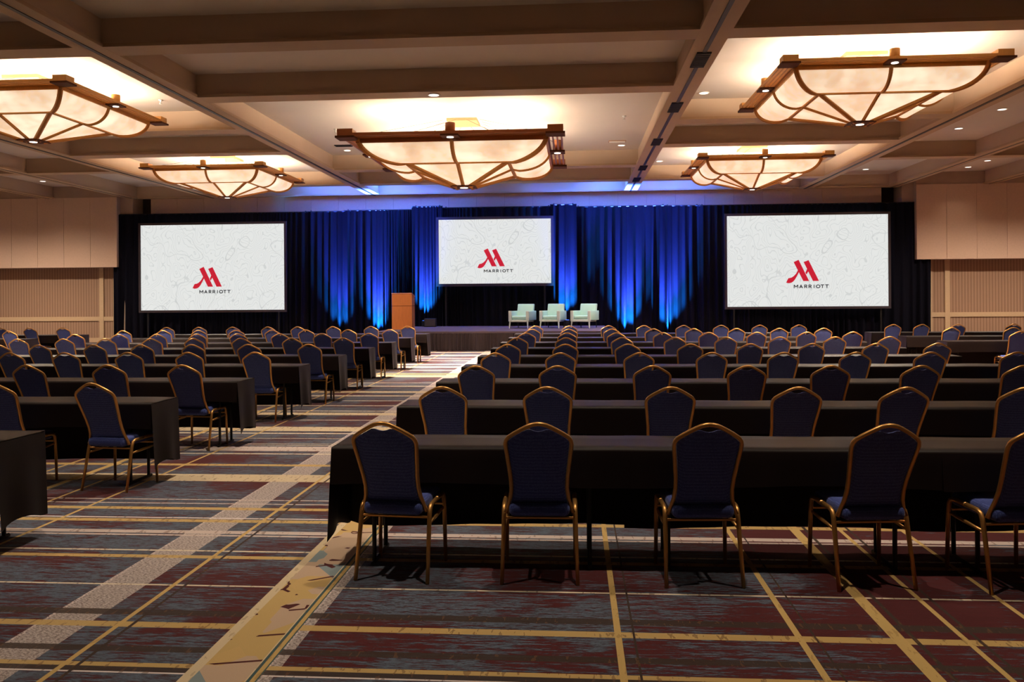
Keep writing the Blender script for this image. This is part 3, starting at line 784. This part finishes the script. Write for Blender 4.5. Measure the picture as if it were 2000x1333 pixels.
# ------------------------------------------------------------------ tables and cloths
TW, TD, TZ = 1.83, .46, .742
def make_table():
    t = thing('folding_table')
    obj('tabletop', MB().box(-TW / 2 + .005, TW / 2 - .005, .02, .02 + TD, TZ - .02, TZ), 'tabletop', t)
    for sx in (-1, 1):
        x = sx * (TW / 2 - .24)
        for y in (.09, TD - .05):
            obj('leg', MB().tube([(x, y, .02), (x, y, TZ - .02)], .014, 8), 'black_metal', t)
        obj('leg_foot', MB().tube([(x, .04, .015), (x, TD, .015)], .014, 6), 'black_metal', t)
        obj('leg_brace', MB().tube([(x, .09, .45), (x, TD - .05, .45)], .010, 6), 'black_metal', t)
    return t
def make_cloth(left, right, seed):
    rnd = random.Random(seed); b = MB(); zt = TZ + .006; W = TW / 2; D = TD + .04
    f1, f2, f3 = rnd.uniform(0, 6), rnd.uniform(0, 6), rnd.uniform(0, 6)
    ext = .004
    xl, xr = -W - .002 - (ext if left else 0), W + .002 + (ext if right else 0)
    prof = [('f', 1.0), ('f', .66), ('f', .33), ('f', .04), ('t', 0), ('t', .25), ('t', .5), ('t', .75), ('t', 1), ('r', .03), ('r', .2), ('r', .4), ('r', .6), ('r', .8), ('r', 1.0)]
    NX = 30
    def fn(u, v):
        kind, q = prof[round(v * (len(prof) - 1))]
        x = xl + (xr - xl) * u; rp = math.sin(x * 7 + f1) * .6 + math.sin(x * 17 + f2) * .4
        if kind == 't': return (x, D * q, zt + .0012 * math.sin(x * 9 + f3 + 5 * q))
        if kind == 'f': return (x, -.004 - .012 * q * (1 + rp), zt - .008 - .215 * q - .012 * q * math.sin(x * 3 + f3))
        if (u == 0 and left) or (u == 1 and right):
            fl = (.012 + .026 * (.5 + .5 * math.sin(9 + f1))) * q
            return (x + (fl if u else -fl), D + .004, zt - .006 - (.585 - .05 * math.sin(PI)) * q)
        return (x, D + .004 + .014 * q * (1 + rp), zt - .008 - .60 * q - .014 * q * math.sin(x * 2.4 + f2))
    b.grid(fn, NX, len(prof) - 1)
    for s, on in ((-1, left), (1, right)):
        if not on: continue
        xe = xl if s < 0 else xr
        def fe(u, v):
            y = -.004 + (D + .008) * u
            arch = .05 * math.sin(PI * min(1, u * 1.15))
            flare = (.012 + .026 * (.5 + .5 * math.sin(u * 9 + f1))) * v
            return (xe + s * flare, y + (.0 if 0 < u < 1 else 0), zt - .006 - (.585 - arch) * v)
        b.grid(fe, 12, 8)
    return b.mesh('tablecloth', True)
table0 = make_table(); tused = [False]
CL = {}
def cloth_mesh(l, r, s):
    key = (l, r, s % 3)
    if key not in CL:
        CL[key] = make_cloth(l, r, s % 3 + 11); CL[key].materials.append(M['cloth'])
    return CL[key]
def place_table(xc, yf, l, r, s, label, group):
    t = table0 if not tused[0] else copy_tree(table0); tused[0] = True
    t.location = (xc, yf, 0); tag(t, 'cloth-covered folding table, ' + label, 'table', 'folding tables ' + group)
    c = obj('tablecloth', cloth_mesh(l, r, s), None, None, (xc, yf, 0))
    tag(c, 'black tablecloth, ' + label, 'tablecloth', 'black tablecloths ' + group)
RREAR = [5.62, 7.56, 9.6, 11.68, 13.6, 15.7, 17.7, 19.75, 21.95]
for i, yr in enumerate(RREAR):
    yf = yr - (TD + .04)
    for j in range(4):
        x0 = -1.5 + j * TW
        if x0 > .56 * yr + .6: continue
        place_table(x0 + TW / 2, yf, j == 0, j == 3, i + j, f'{ORD[j]} from the aisle, {ROWW[i]} row right of the aisle', 'right of the aisle')
LREAR = [5.71, 7.74, 9.68, 11.82, 13.8, 15.85, 17.85, 19.95, 22.15]
for i, yr in enumerate(LREAR):
    yf = yr - (TD + .04)
    for j in range(4):
        x1 = -3.76 - .008 * i - j * TW
        if x1 < -.72 * yr - .6: continue
        place_table(x1 - TW / 2, yf, j == 3, j == 0, i + j, f'{ORD[j]} from the aisle, {ROWW[i]} row left of the aisle', 'left of the aisle')
for i in (6, 7, 8):
    yf = RREAR[i] + .1 - TD - .04
    for j in range(3):
        x0 = 7.42 + j * TW
        if x0 > .56 * RREAR[i] + .3: continue
        place_table(x0 + TW / 2, yf, j == 0, False, i + j, f'{ORD[j]} in the {ROWW[i]} row at far right by the panelled wall', 'at the far right')
for i in (7, 8):
    yf = LREAR[i] - TD - .04
    for j in range(3):
        x1 = -13.28 - j * TW
        if x1 < -.72 * LREAR[i] - .3: continue
        place_table(x1 - TW / 2, yf, False, j == 0, i + j, f'{ORD[j]} in the {ROWW[i]} row at far left by the panelled wall', 'at the far left')
